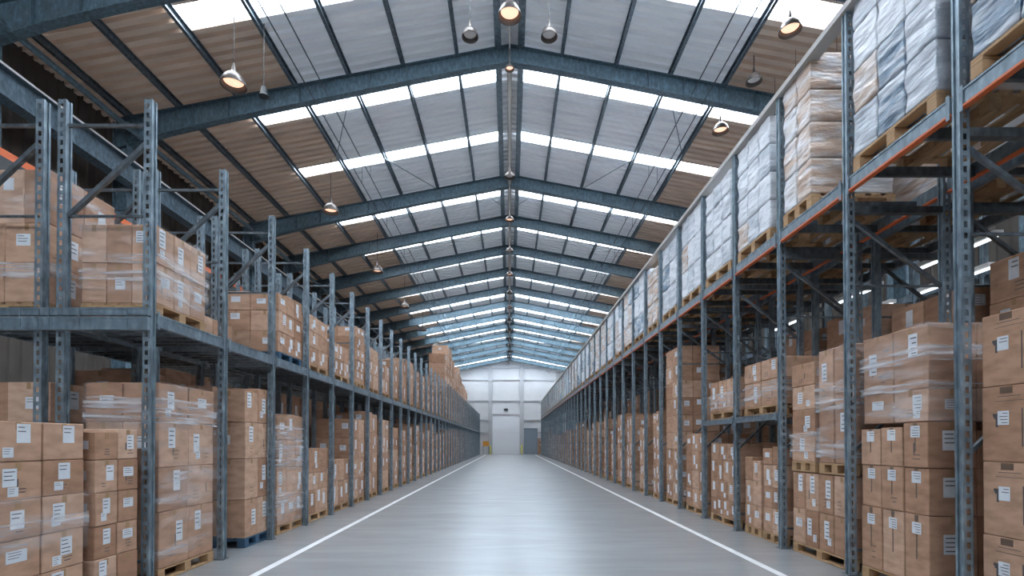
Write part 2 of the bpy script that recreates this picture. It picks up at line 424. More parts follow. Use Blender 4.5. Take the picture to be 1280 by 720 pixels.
# side girders / crane rails and eave pipes
for s,sn in ((-1,'left'),(1,'right')):
    t=empty('wall_girder',(0,0,0))
    mb=MB(); x=s*10.35
    mb.box(x-.015,x+.015,YB+.1,YF-.1,8.62,9.2); mb.box(x-.16,x+.16,YB+.1,YF-.1,8.6,8.63); mb.box(x-.16,x+.16,YB+.1,YF-.1,9.2,9.23)
    mb.build('girder_body',M['girder'],t)
    mb=MB(); mb.box(x-.03,x+.03,YB+.1,YF-.1,9.23,9.28); mb.box(x-s*.13,x-s*.165,YB+.1,YF-.1,9.2,9.25)
    o=mb.build('rail',M['white_edge'],t); o['label']='white painted rail on top of girder'
    tag(t,'long blue-grey steel girder with white top rail along the %s wall'%sn,'girder'); t['kind']='structure'
    for j,(x,z,r_) in enumerate(((10.35,10.15,.07),(10.15,9.95,.045))):
        mb=MB(); mb.tube([(s*x,YB+.1,z),(s*x,YF-.1,z)],r_,8)
        o=mb.build('eaves_pipe',M['frame']); tag(o,'dark pipe running under the %s eaves, the %s of the two'%(sn,('upper','lower')[j]),'pipe','eaves pipes')
    for j,(x,z) in enumerate(((5.3,10.9),(5.0,11.15))):
        mb=MB(); mb.tube([(s*x,YB+.1,z),(s*x,YF-.1,z)],.018,6)
        for yy in [10.9+3.7*k for k in range(15)]: mb.tube([(s*x,yy,z),(s*x,yy,rz_(x)-.01)],.008,5)
        o=mb.build('service_conduit',M['brace']); tag(o,'thin conduit hung under the %s roof slope, the %s of the pair'%(sn,('lower','upper')[j]),'conduit','thin roof conduits')
# ridge conduit
mb=MB(); mb.tube([(0,YB+.1,12.0),(0,YF-.3,12.0)],.022,6)
for yy in [12.3+3.7*k for k in range(15)]: mb.tube([(0,yy,12),(0,yy,ZR+.08)],.01,5)
mb.box(-.07,.07,14.4,YF-.3,12.2,12.24)
tag(mb.build('ridge_conduit',M['rail']),'pale cable tray and conduit running right under the roof ridge','conduit')

# cross rods in the roof (wind bracing)
def rod(p,q,lab):
    mb=MB(); mb.tube([p,q],.014,6); tag(mb.build('bracing_rod',M['purlin']),lab,'rod','roof bracing rods')
for s,sn in ((-1,'left'),(1,'right')):
    rod((s*1.5,21.2,rz_(1.5)-.3),(s*.4,23.2,rz_(.4)-.3),'thin diagonal rod beside ridge behind the third roof frame, %s slope'%sn)
    rod((s*4.5,14.4,rz_(4.5)-.3),(s*6.0,17.6,rz_(6)-.3),'thin diagonal rod behind the second roof frame, %s slope'%sn)
    rod((s*3.0,20.7,rz_(3)-.3),(s*4.5,17.9,rz_(4.5)-.3),'thin diagonal rod before the third roof frame, %s slope'%sn)

# ------------------------------------------------------------------ lamps
def dome(r):
    p=[(r*.14,1.25*r+.06),(r*.2,1.22*r),(r*.24,1.0*r),(r*.52,.88*r),(r*.78,.6*r),(r*.94,.25*r),(r,.0),(r,-.02),(r*.97,-.02),(r*.9,.22*r),(r*.75,.56*r),(r*.5,.8*r),(r*.02,.86*r)]
    mb=MB(); mb.lathe(p,28); me=mb.mesh('shade',[M['shade']]); me.polygons.foreach_set('use_smooth',[True]*len(me.polygons)); return me
DM={}
def lamp(x,y,z,r,lab,on=True,power=18,group='pendant roof lamps'):
    t=empty('pendant_lamp',(x,y,z))
    if r not in DM:
        g=MB(); g.lathe([(0,.14*r),(r*.72,.3*r),(r*.76,.34*r),(0,.4*r)],24)
        cp=MB(); cp.lathe([(0,1.25*r+.14),(r*.1,1.25*r+.14),(r*.13,1.25*r+.05),(r*.13,1.25*r-.02)],14)
        DM[r]=(dome(r),g.mesh('lens',[M['warm']]),g.mesh('lens',[M['white_edge']]),cp.mesh('cap',[M['shade']]))
    place('shade',DM[r][0],t); place('lens',DM[r][1 if on else 2],t); place('cap',DM[r][3],t)
    mb=MB(); mb.tube([(0,0,1.25*r+.12),(0,0,rz_(x)-z-.02)],.012,6); mb.build('cable',M['cable'],t)
    tag(t,lab,'lamp',group)
for k in range(8):
    yy=11.6+6.35*k
    lamp(-6.3,yy,9.72 if k else 9.75,.28,'grey bell pendant lamp over the left racks, %s from the camera'%ordn(k+1),True,40 if k<4 else 0)
lamp(0,11.6,11.35,.27,'lit bell pendant lamp under the ridge at the top edge',True,30,'ridge lamps')
for k,yy in enumerate((13.4,18.9,22.6,26.3,30,33.7,37.4,41.1,44.8,48.5,52.2,55.9,59.6)):
    lamp(0,yy,11.45,.12 if k==0 else .2,'small pale pendant lamp under the ridge, %s behind the lit one'%ordn(k+1),k%2==0,0,'ridge lamps')
lamp(6.3,15.2,10.9,.24,'lit bell pendant lamp under the right roof slope by second frame',True,60)
lamp(6.3,11.4,10.85,.24,'lit bell pendant lamp at top right under the skylight strip',True,60)
lamp(6.3,13.1,10.9,.2,'unlit bell pendant lamp between the two lit ones on the right',False)
lamp(-.95,12.2,11.35,.2,'unlit flat pendant lamp just left of the ridge',False)
lamp(.95,12.2,11.35,.2,'unlit flat pendant lamp just right of the ridge',False)
t=empty('spotlight',(-5.9,12.2,9.9))
mb=MB(); mb.lathe([(0,.22),(.06,.22),(.09,.05),(.12,0),(.0,.01)],16); mb.build('housing',M['black'],t)
mb=MB(); mb.tube([(0,0,.2),(0,0,rz_(5.9)-9.9-.02)],.012,6); mb.build('cable',M['cable'],t)
tag(t,'small black spotlight hung beside the big left bell lamp','lamp')
# tube lights over the dark right-hand aisle
for i,(x,y,z) in enumerate(((8.0,7.0,4.5),(8.0,9.2,4.5),(8.0,11.4,4.5),(7.15,8.2,4.62),(7.15,10.6,4.62),(7.15,13.2,4.62))):
    t=empty('tube_light',(x,y,z))
    mb=MB(); mb.box(-.07,.07,-.75,.75,.02,.09); mb.build('housing',M['white_edge'],t)
    mb=MB(); mb.tube([(0,-.72,0),(0,.72,0)],.022,8); mb.build('tube',M['tube'],t)
    mb=MB(); mb.tube([(0,-.5,.09),(0,-.5,rz_(x)-z-.02)],.006,5); mb.tube([(0,.5,.09),(0,.5,rz_(x)-z-.02)],.006,5); mb.build('hanger',M['cable'],t)
    tag(t,'glowing tube light over the far right aisle, %s in its %s row'%(ordn(i%3+1),('outer','inner')[i//3]),'lamp','tube lights behind the right racks')

# ------------------------------------------------------------------ racks
def Yr(k): return 4.61+1.548*k
def Yl(k): return 5.55+1.437*k
PW=.09
def post_mesh(s,h,holes=True):
    """local: aisle face at x=0, body extends to s*PW; camera face y=0"""
    mb=MB(); t=.004; W=PW; D=.085
    X=lambda a,b:(s*a,s*b)
    # camera-facing plate with punched holes
    a,b=X(0,.028); mb.box(a,b,0,t,0,h); a,b=X(.062,W); mb.box(a,b,0,t,0,h)
    a,b=X(.028,.062); z=0
    if holes:
        while z<h:
            mb.box(a,b,0,t,z,min(h,z+.045)); z+=.10
    else: mb.box(a,b,0,t,0,h)
    # aisle face with groove
    a,b=X(0,t); mb.box(a,b,t,.026,0,h); mb.box(a,b,.064,D,0,h)
    a,b=X(.014,.018); mb.box(a,b,.026,.064,0,h)
    for yy in (.026,.062):
        a,b=X(t,.018); mb.box(a,b,yy,yy+.002,0,h)
    a,b=X(0,W); mb.box(a,b,D-t,D,0,h)
    a,b=X(W-t,W); mb.box(a,b,.0,.022,0,h); mb.box(a,b,.068,D,0,h)
    return mb.mesh('upright',[M['post']])
def plate_mesh(s):
    mb=MB(); mb.cbox(min(-.02*s,s*.13),max(-.02*s,s*.13),-.025,.115,0,.012,.003)
    mb.lathe([(.012,.012),(.012,.03),(0,.03)],8,0,(s*.115,.1,0)); return mb.mesh('base_plate',[M['brace']])
def beam_mesh(L,z,h,s,lip=False,name='beam',w=.05):
    """runs +y from a post; aisle face at local x=0"""
    mb=MB(); y0,y1=.094,L-.004
    a=0; b=s*w
    mb.box(a,b,y0,y1,z-h/2+.02,z+h/2-.02)
    mb.box(a-s*.008,b,y0,y1,z+h/2-.02,z+h/2); mb.box(a-s*.012,b,y0,y1,z-h/2,z-h/2+.022,1)
    for yy in (y0,y1-.04): mb.box(a-s*.014,a-s*.008,yy,yy+.04,z-h/2-.03,z+h/2+.03)
    return mb.mesh(name,[M['beam'],M['orange'] if lip else M['beam']])
def rack(side,row,xa,xb,Yf,ks,h,levels,label,mids=(),lip=False,holes=True,zbr=None,bars=4):
    """xa aisle-side face x, xb outer rear face x; levels [(z,h)]"""
    s=1 if xa>0 else -1
    t=empty('pallet_rack',(xa,Yf(ks[0]),0))
    X0,Y0=xa,Yf(ks[0])
    pf=post_mesh(s,h,holes); pr=post_mesh(s,h,holes and row==1); pl=plate_mesh(s)
    xA,xB=s*PW,xb-xa-s*PW; brs=[]
    for za,zb_,th in zbr:
        mb=MB(); mb.bar((xA,.045,za),(xB,.045,zb_),th,th); brs.append(mb)
    brm=[b.mesh('frame_brace',[M['brace']]) for b in brs]; nbr=0; brest=MB()
    L=Yf(1)-Yf(0)
    bms=[(beam_mesh(L,z,hh,s,lip),beam_mesh(L,z,hh,-s,lip)) for z,hh in levels]
    z,hh=levels[0]
    mb=MB(); mb.box(s*.052,xb-xa-s*.052,0,.045,z-hh/2+.005,z+hh/2-.06)
    bar=mb.mesh('support_bar',[M['brace']]); restb=MB(); nb=0
    for i,k in enumerate(ks):
        y=Yf(k)-Y0
        u=place('upright',pf,t,(0,y,0)); place('base_plate',pl,u)
        u=place('upright',pr,t,(xb-xa-s*PW,y,0)); 
        if k<12: place('base_plate',pl,u)
        for b,me in zip(brs,brm):
            if nbr<96: place('frame_brace',me,t,(0,y,0)); nbr+=1
            else: brest.add(b.v,b.f,0,Matrix.Translation((0,y,0)))
        if i<len(ks)-1:
            for (bf,bb) in bms:
                place('beam',bf,t,(0,y,0)); place('beam',bb,t,(xb-xa,y,0))
            for q in range(bars):
                yy=y+.094+(L-.13)*(q+.5)/bars
                if nb<96: place('support_bar',bar,t,(0,yy,0)); nb+=1
                else: restb.box(s*.052,xb-xa-s*.052,yy,yy+.045,z-hh/2+.005,z+hh/2-.06)
    if brest.v: o=brest.build('frame_braces',M['brace'],t); o['kind']='stuff'
    if restb.v: o=restb.build('support_bars',M['brace'],t); o['kind']='stuff'
    for (k,z) in mids:
        y=Yf(k)-Y0; mf=beam_mesh(L,z,.10,s); mr=beam_mesh(L,z,.10,-s)
        place('beam',mf,t,(0,y,0)); place('beam',mr,t,(xb-xa,y,0))
    tag(t,label,'shelving','pallet racks'); return t
XL,XLr,XR,XRr=-3.9,-4.93,4.08,5.33
left1=rack(-1,1,XL,XLr,Yl,list(range(0,44)),5.35,[(2.95,.14)],'tall galvanised pallet rack along the left side of the aisle',bars=6,zbr=[(5.08,5.08,.032),(4.88,4.08,.045),(4.08,4.08,.025),(.3,.3,.03)])
left2=rack(-1,2,-5.08,-6.1,Yl,list(range(0,40)),5.35,[(2.95,.14)],'galvanised pallet rack standing behind the left aisle rack, back to back',bars=6,zbr=[(5.08,5.08,.032),(4.88,4.08,.045),(4.08,4.08,.025),(.3,.3,.03)])
right1=rack(1,1,XR,XRr,Yr,list(range(-1,41)),6.83,[(4.70,.17)],'taller galvanised pallet rack along the right side of the aisle',mids=((2,2.0),(3,2.0)),lip=True,zbr=[(6.6,6.6,.03),(4.42,4.42,.08),(4.3,3.5,.04),(3.5,3.5,.025),(1.5,2.5,.035),(.3,.3,.03)],bars=2)
right2=rack(1,2,5.52,6.75,Yr,list(range(0,30)),6.83,[(4.70,.15)],'dark pallet rack standing behind the right aisle rack, back to back',holes=False,zbr=[(6.6,6.6,.03),(4.42,4.42,.08),(4.3,3.5,.04),(3.5,3.5,.025),(1.5,2.5,.035),(.3,.3,.03)],bars=2)
right3=rack(1,3,8.60,9.75,Yr,list(range(0,26)),6.83,[(4.70,.15)],'dark pallet rack beyond the far right aisle near the side wall',holes=False,zbr=[(6.6,6.6,.03),(4.42,4.42,.08),(4.3,3.5,.04),(3.5,3.5,.025),(1.5,2.5,.035),(.3,.3,.03)],bars=2)
# top rail of right rack, in local coordinates of the rack
Y0=Yr(-1)
mb=MB(); mb.box(-.03,.15,-.6,Yr(40)-Y0+.1,6.835,6.915); mb.build('top_rail',M['rail'],right1)
# end beams across the near end of the left racks
def endbeam(par,xa,xb):
    mb=MB(); L=xb-xa
    mb.box(0,L,-.052,-.002,2.84,2.93); mb.box(0,L,-.06,-.002,2.93,2.955); mb.box(0,L,-.06,-.002,2.815,2.84)
    mb.box(0,L,-.04,-.002,2.975,3.04); mb.box(0,L,-.05,-.002,3.04,3.055)
    for f in (.18,.62,.9): mb.box(L*f,L*f+(.012 if L>0 else -.012),-.062,-.052,2.82,3.05)
    mb.build('end_beam',M['beam'],par)
endbeam(left1,XL,XLr-.14); endbeam(left2,-5.08,-6.1)
# orange-topped rear rail on second left rack
mb=MB(); x=-6.1-(-5.08)
mb.box(x-.03,x+.03,0,62,5.02,5.12); o=mb.build('rear_rail',M['orange'],left2); o['label']='orange rail along the rear'
mb=MB(); mb.box(x-.045,x+.045,0,62,4.86,5.018); mb.build('rear_rail',M['black'],left2)

# ------------------------------------------------------------------ pallets
PD,PL,PH=1.0,1.2,.145      # depth x, length y, height
def pallet_parts(D,L):
    parts=[]
    w=.13
    for i in range(6):
        x=-D/2+ i*(D-w)/5; mb=MB(); mb.cbox(x,x+w,-L/2,L/2,.122,.144,.003); parts.append(('deck_board',mb))
    for i in range(3):
        y=-L/2+i*(L-.12)/2; mb=MB(); mb.cbox(-D/2,D/2,y,y+.12,.1,.1215,.003); parts.append(('stringer_board',mb))
    for i in range(3):
        for j in range(3):
            x=-D/2+i*(D-.12)/2; y=-L/2+j*(L-.12)/2
            mb=MB(); mb.cbox(x,x+.12,y,y+.12,.0215,.0995,.003); parts.append(('block',mb))
    for i in range(3):
        x=-D/2+i*(D-.11)/2; mb=MB(); mb.cbox(x,x+.11,-L/2,L/2,0,.021,.003); parts.append(('bottom_board',mb))
    return parts
PC={}
def pallet(x,y,z,D,L,lab,group,wood='wood',detail=True,ps=1):
    key=(round(D,2),round(L,2),wood,detail)
    if key not in PC:
        pp=pallet_parts(D,L)
        if detail: PC[key]=[(n,b.mesh(n,[M[wood]])) for n,b in pp]
        else:
            a=MB()
            for n,b in pp: a.add(b.v,b.f)
            PC[key]=a.mesh('wooden_pallet',[M[wood]])
    if detail:
        t=empty('wooden_pallet',(x,y,z+.0015))
        for n,me in PC[key]: place(n,me,t)
    else: t=place('wooden_pallet',PC[key],None,(x,y,z+.0015))
    t.scale.z=ps
    return tag(t,lab,'pallet',group)

# ------------------------------------------------------------------ loads
BOX=[]; PKG=[]
SIDE={'L':'left','R':'right'}
def bayname(side,k): 
    return ordn(k+1) if side=='L' else ('nearest' if k<0 else ordn(k+2))
def load(side,row,k,level,Y0,Y1,zb,tiers,ny,nx=2,xa=None,depth=1.0,kind='box',wrap=None,wood='wood',lab=True,nopal=False,place_txt=None,mark=0,ps=1):
    s=1 if side=='R' else -1
    if xa is None: xa={('L',1):-4.0,('L',2):-5.2,('R',1):4.2,('R',2):5.64,('R',3):8.72,('L',3):-8.7}[(side,row)]
    xc=xa+s*depth/2; L=Y1-Y0
    near=Y0<17
    rk=('%s rack' if row==1 else 'rear %s rack' if row==2 else 'outer %s rack')%SIDE[side]
    where=place_txt or '%s %s bay of %s'%({'floor':'floor pallet,','upper':'shelf pallet,','stacked':'stacked pallet,','mid':'middle-shelf pallet,'}[level],bayname(side,k),rk)
    if not nopal:
        lv={'floor':'on the floor','upper':'on the upper shelf','stacked':'stacked on cartons','mid':'on the middle shelf'}[level]
        plab=('blue-painted' if wood=='bluewood' else 'plain')+' wooden pallet '+(lv+', %s bay of the %s'%(bayname(side,k),rk) if not place_txt else 'under the '+place_txt)
        pallet(xc,(Y0+Y1)/2,zb,depth,L,plab,'wooden pallets',wood,near,ps)
        z=zb+.1455*ps+.0035
    else: z=zb+.002
    z00=z; nt=len(tiers)
    for ti,th in enumerate(tiers):
        n_y = ny[ti] if isinstance(ny,(list,tuple)) else ny
        wy=L/n_y; wx=depth/nx
        for j in range(n_y):
            for i in range(nx):
                if i>0 and j>0 and not (ti==nt-1): continue
                if i>0 and Y0>24: continue
                jx=0 if kind!='box' else random.uniform(0,.012); 
                g=.006
                x0=xa+s*(i*wx+(jx if i==0 else g/2)); x1=xa+s*((i+1)*wx-g/2)
                y0=Y0+j*wy+g/2+ (random.uniform(0,.01) if kind=='box' else 0); y1=Y0+(j+1)*wy-g/2
                hh=th-.004
                if ti==nt-1 and kind=='box' and random.random()<.3 and nt>2: hh*=random.uniform(.8,1)
                tier=['bottom','second','third','fourth','fifth','sixth','seventh','eighth','ninth'][ti] if ti<nt-1 or nt==1 else 'top'
                col=('front' if n_y>1 and j==0 else ('rear' if j==n_y-1 else ('middle' if n_y==3 else ordn(j+1)))) if n_y>1 else 'single'
                colx='' if i==0 else (' inner' if nx==2 else ' inner '+('nearer' if i==1 else 'farther'))
                d=dict(x0=min(x0,x1),x1=max(x0,x1),y0=y0,y1=y1,z0=z+.001,z1=z+hh,s=s,near=near,kind=kind,k=k,mark=mark,
                    label='%s tier,%s %s column, %s'%(tier,colx,col,where),i=i,j=j,lab=lab,
                    group='%s rack %s %s'%(SIDE[side],'bay' if not place_txt else 'side', {'floor':'floor cartons','upper':'shelf cartons','stacked':'stacked cartons','mid':'middle shelf cartons'}[level]))
                ym=(y0+y1)/2; xm=abs(xa)
                area=(abs(y1-y0)*xm/ym + (abs(x1-x0) if j==0 else 0))*hh/ym/ym
                hid=1.0
                if row>=2: hid*=.12
                if i>0: hid*=.35 if j==0 else .02
                d['score']=area*hid
                (BOX if kind=='box' else PKG).append(d)
        z+=th
    if wrap and near:
        film(xa,xa+s*depth,Y0,Y1,z00,z,s,wrap,'clear film on %s'%where)
    return z
def film(xa,xb,Y0,Y1,z0,z1,s,spec,lab):
    par=None
    for qi,(a,b,mk) in enumerate(spec):
        o_=.02+.006*qi
        mb=MB(); za=z0+a*(z1-z0); zb_=z0+b*(z1-z0)
        nz=max(2,int((zb_-za)/.05)); 
        loop=[]
        N=14
        xA=xa-s*o_; xB=xb; yA=Y0-o_; yB=Y1+o_
        for i in range(8): loop.append((xB+(xA-xB)*i/8,yA,0,-1))
        for i in range(N+1): loop.append((xA,yA+(yB-yA)*i/N,-s,0))
        for i in range(1,4): loop.append((xA+(xB-xA)*i/8,yB,0,1))
        vs=[];fs=[];n=len(loop)
        for zi in range(nz+1):
            for li,(x,y,nx_,ny_) in enumerate(loop):
                f=.006*math.sin(li*1.3+zi*.9)+.004*random.random()
                zz=za+(zb_-za)*zi/nz
                if zi in (0,nz): zz+=.012*math.sin(li*.8)
                vs.append((x+nx_*f,y+ny_*f,zz))
        for zi in range(nz):
            for li in range(n-1): fs.append((zi*n+li,zi*n+li+1,(zi+1)*n+li+1,(zi+1)*n+li))
        mb.add(vs,fs)
        if par is not None: mb.build('film_band',M[mk],par,smooth=True); continue
        o=par=mb.build('stretch_film',M[mk],smooth=True)
        tag(o,lab,'plastic film','stretch film on pallet loads')

# ---- right, floor level
load('R',1,-1,'floor',3.20,4.56,0,[.645,.64,.65,.63],3,2,xa=4.2,mark=2,lab=False)
load('R',1,0,'floor',5.14,6.12,0,[.71,.48,.47],3,2,xa=4.2,mark=1)
load('R',1,0,'floor',5.16,6.10,1.812,[.34,.66],2,2,xa=4.22,nopal=True,wrap=[(0,1,'film'),(.33,.42,'filmband'),(.62,.78,'filmband')],place_txt='upper stack, second bay of right rack')
load('R',1,1,'floor',6.33,7.60,0,[.50,.52],4,2)
load('R',1,1,'stacked',6.30,6.95,1.18,[.75,.75],2,2,wrap=[(0,1,'film'),(.05,.2,'filmband'),(.45,.7,'filmband')])
load('R',1,1,'stacked',7.05,7.62,1.18,[.38,.36,.34,.32],1,2,wrap=[(.1,.3,'filmband')],place_txt='far stacked pallet, third bay right')
load('R',1,2,'floor',7.9,8.5,0,[.4,.33,.36,.3],2,2)
load('R',1,2,'floor',8.56,9.15,0,[.38,.42,.4],2,2,place_txt='far floor pallet, fourth bay right')
load('R',1,2,'mid',7.95,9.15,2.055,[.42,.33],2,2,wrap=[(.15,.5,'filmband')])
load('R',1,3,'floor',9.5,10.7,0,[.33,.35,.42,.35],[4,3,4,3],2)
load('R',1,3,'mid',9.5,10.7,2.055,[.62],3,2,wrap=[(.1,.6,'filmband')])
load('R',1,4,'floor',11.0,12.2,0,[.4,.42,.45,.38],3,2)
load('R',1,5,'floor',12.65,13.75,0,[.45,.42,.42,.42,.42,.44,.42,.44,.42],2,3)
random.seed(5)
for k in range(6,40):
    y=Yr(k)
    if random.random()<.08: continue
    nt=random.choice([3,4,4,5,5,6]); th=random.uniform(.32,.52)
    top=1.9+random.random()*1.1 
    nt=max(3,min(7,int(top/th)))
    a=y+.14; b=y+random.choice([1.4,1.42,1.1])
    load('R',1,k,'floor',a,b,0,[th*random.uniform(.9,1.1) for _ in range(nt)],random.choice([2,3,3,4]) if k<22 else 2,2)
# ---- right, upper level
zU=4.79
ht=[.66,.64,.62]
def up(k,kind,Y0,Y1,tiers,ny=2,nx=2): load('R',1,k,'upper',Y0,Y1,zU,tiers,ny,nx,kind=kind,lab=False,depth=1.15,xa=4.115,ps=1.45)
up(-1,'wrapw',3.2,4.54,[.5,.5,.5,.5],3); up(0,'wrapw',4.9,6.10,[.52,.5,.5,.48],3); up(1,'wrapt',6.95,7.66,[.5,.5,.45,.5],2)
up(2,'wrapw',8.05,9.2,[.45,.45,.45,.45],3); up(3,'wrapw',9.5,10.7,[.42,.45,.45,.4],3); up(4,'wrapw',11.0,12.2,[.6,.6,.65],3); up(5,'wrapw',12.6,13.75,[.62,.6,.5],2); up(6,'wrapt',14.2,15.25,[.6,.55,.4])
for k in range(7,40):
    y=Yr(k); kd='wrapw' if (k in (7,9,10,14,15,16,20,21,25,26,27,30,33)) else 'wrapt'
    h=random.uniform(1.7,2.0)
    up(k,kd,y+.16,y+1.44,[h/3]*3,2 if k<20 else 1,2 if k<12 else 1)
# ---- right, second row
for k in range(0,24):
    y=Yr(k)
    if k%5!=4:
        h=random.uniform(3.2,4.1); n=random.choice([6,7,8]); 
        load('R',2,k,'floor',y+.2,y+random.choice([1.2,1.4]),0,[(h-.15)/n]*n,2,2 if k<10 else 1)
    load('R',2,k,'upper',y+.2,y+1.4,4.78,[.6,.6,.5],1,1,kind='wrapt' if k%2 else 'wrapw',lab=False)
for k in range(0,24):
    y=Yr(k); h=random.uniform(3.2,4.2)
    load('R',3,k,'floor',y+.2,y+1.4,0,[(h-.15)/8]*8,2,1)
# ---- left, free-standing pallets in front of rack
load('L',1,0,'floor',3.50,4.80,0,[.33,.335,.32,.31,.33],3,2,xa=-3.98,depth=1.0,wrap=[(.3,.62,'film'),(.44,.50,'filmband')],place_txt='nearest load before the left rack')
load('L',1,0,'floor',4.90,5.47,0,[.32,.32,.32,.32,.31],2,3,xa=-3.96,depth=1.1,place_txt='narrow load at left rack end')
# ---- left floor
load('L',1,0,'floor',5.84,6.93,0,[.65,.51,.53,.45],2,[2][0],depth=.85,wrap=[(.05,1,'film'),(.78,.92,'filmband')])
load('L',2,0,'floor',5.80,6.93,0,[.65,.51,.53,.45],2,2,xa=-5.2)
load('L',1,1,'floor',7.75,8.55,0,[.58,.62,.56,.55],2,2,wood='bluewood')
load('L',1,2,'floor',8.82,9.95,0,[.5,.5,.5,.46],3,2,wrap=[(0,1,'film'),(.1,.3,'filmband'),(.5,.9,'filmband')])
load('L',1,3,'floor',10.2,11.3,0,[.48,.35,.50],[3,2,1],2)
load('L',1,4,'floor',11.6,12.8,0,[.55,.5],3,2)
load('L',1,5,'floor',13.0,14.1,0,[.52,.52,.52,.5],2,2)
for k in range(6,43):
    y=Yl(k)
    if random.random()<.07: continue
    th=random.uniform(.34,.55); top=random.uniform(1.9,2.6); nt=int(top/th)
    load('L',1,k,'floor',y+.13,y+random.choice([1.32,1.3,1.1]),0,[top/nt]*nt,random.choice([2,2,3]) if k<22 else 2,2)
for k in range(1,16):
    y=Yl(k); load('L',2,k,'floor',y+.12,y+1.38,0,[.62,.62,.62,.72],2,1)

# ---- left upper
zL=3.03
load('L',1,0,'upper',5.78,6.72,zL,[.46,.44],3,3,depth=.86,wrap=[(0,1,'film'),(.28,.42,'filmband'),(.5,.62,'filmband')])
load('L',2,0,'upper',5.75,6.8,zL,[.45,.45],2,2,xa=-5.2,wrap=[(.3,.5,'filmband')])
load('L',2,0,'upper',5.78,6.75,zL+1.055,[.62],2,3,xa=-5.22,nopal=True,depth=.9,wrap=[(0,1,'film')],place_txt='upper stack, rear left rack near end')
load('L',1,1,'upper',7.2,8.3,zL,[.3],2,1,xa=-4.5,depth=.36)
load('L',1,2,'upper',8.85,9.85,zL,[.36,.36,.36],3,2,wood='bluewood')
load('L',1,3,'upper',10.15,11.25,zL,[.35,.33,.32],2,2)
load('L',1,4,'upper',11.6,12.75,zL,[.36,.36],3,2)
load('L',1,5,'upper',13.35,14.1,zL,[.3,.3,.3,.3,.3],2,2)
load('L',1,6,'upper',14.4,15.6,zL,[.4,.4,.45],2,2)
load('L',1,7,'upper',15.9,17.0,zL,[.45,.45],2,2)
for k in range(8,17):
    y=Yl(k); h=random.choice([1.2,1.5,1.7,1.7]); n=random.choice([3,4])
    load('L',1,k,'upper',y+.14,y+1.32,zL,[h/n]*n,2,2)
for k in range(17,43):
    y=Yl(k); h={18:4.0,19:4.7,20:4.7,21:4.2,22:3.6,23:4.0,24:4.4,25:3.8,26:3.4,27:3.4,28:3.2,29:3.2}.get(k,random.uniform(1.0,2.2)); n=int(h/.6)
    load('L',1,k,'upper',y+.14,y+1.32,zL,[h/n]*n,1 if k%2 else 2,1)
for k in range(1,12):
    y=Yl(k)
    if k in (1,4,7): load('L',2,k,'upper',y+.2,y+1.3,zL,[.4,.4],2,1)
# cartons standing by the grey door at the end wall
load('R',1,40,'floor',67.4,68.4,0,[.7,.7,.6],1,1,xa=3.75,depth=.55,place_txt='small stack by end wall door')

# ------------------------------------------------------------------ cartons as objects
def label_mesh_at(mb,d,face,u,v,w,h,cx,cy,ink=True):
    """paper label on face ('a' aisle, 'c' camera), centre u,v in 0..1; coordinates relative to carton base centre"""
    hx=(d['x1']-d['x0'])/2; hy=(d['y1']-d['y0'])/2; H=d['z1']-d['z0']; s=d['s']; e=.0015
    zc=v*H
    if face=='a':
        x=-s*(hx+e); yc=(u-.5)*2*hy
        vs=lambda a,b,c_,d_,o:[(x-s*o,a,c_),(x-s*o,b,c_),(x-s*o,b,d_),(x-s*o,a,d_)]
    else:
        y=-hy-e; yc=(u-.5)*2*hx
        vs=lambda a,b,c_,d_,o:[(a,y-o,c_),(b,y-o,c_),(b,y-o,d_),(a,y-o,d_)]
    def rect(a,b,c_,d_,o,mi):
        q=vs(a,b,c_,d_,o); q2=vs(a,b,c_,d_,o-.001)
        mb.add(q+q2,[(0,1,2,3),(7,6,5,4),(0,4,5,1),(1,5,6,2),(2,6,7,3),(3,7,4,0)],mi)
    rect(yc-w/2,yc+w/2,zc-h/2,zc+h/2,0,0)
    if ink:
        rr=random.Random(int(abs(cx*1000+cy*777+zc*99)))
        n=rr.choice([2,3,4])
        for i in range(n):
            zz=zc+h*(.32-.22*i); ww=w*rr.uniform(.25,.42)
            rect(yc-w*.4,yc-w*.4+2*ww*.9,zz-h*.025,zz+h*.025,.0008,1)
def carton_specs(d,rr):
    """list of (face,u,v,w,h) for labels"""
    out=[]; H=d['z1']-d['z0']; wy=d['y1']-d['y0']; wx=d['x1']-d['x0']
    if not d['lab'] : return out
    if d['i']==0:
        p=rr.random()
        if p<.62: out.append(('a',rr.uniform(.3,.7),rr.uniform(.5,.72),min(.12,wy*.34),min(.24,H*.48)))
        if p<.30: out.append(('a',rr.uniform(.25,.4),rr.uniform(.2,.3),min(.09,wy*.25),min(.10,H*.25)))
        if .6<p<.8: out.append(('a',.5,.6,min(.18,wy*.5),min(.12,H*.3)))
    if d['j']==0 and rr.random()<.5: out.append(('c',rr.uniform(.35,.65),rr.uniform(.45,.75),min(.16,wx*.4),min(.14,H*.3)))
    return out
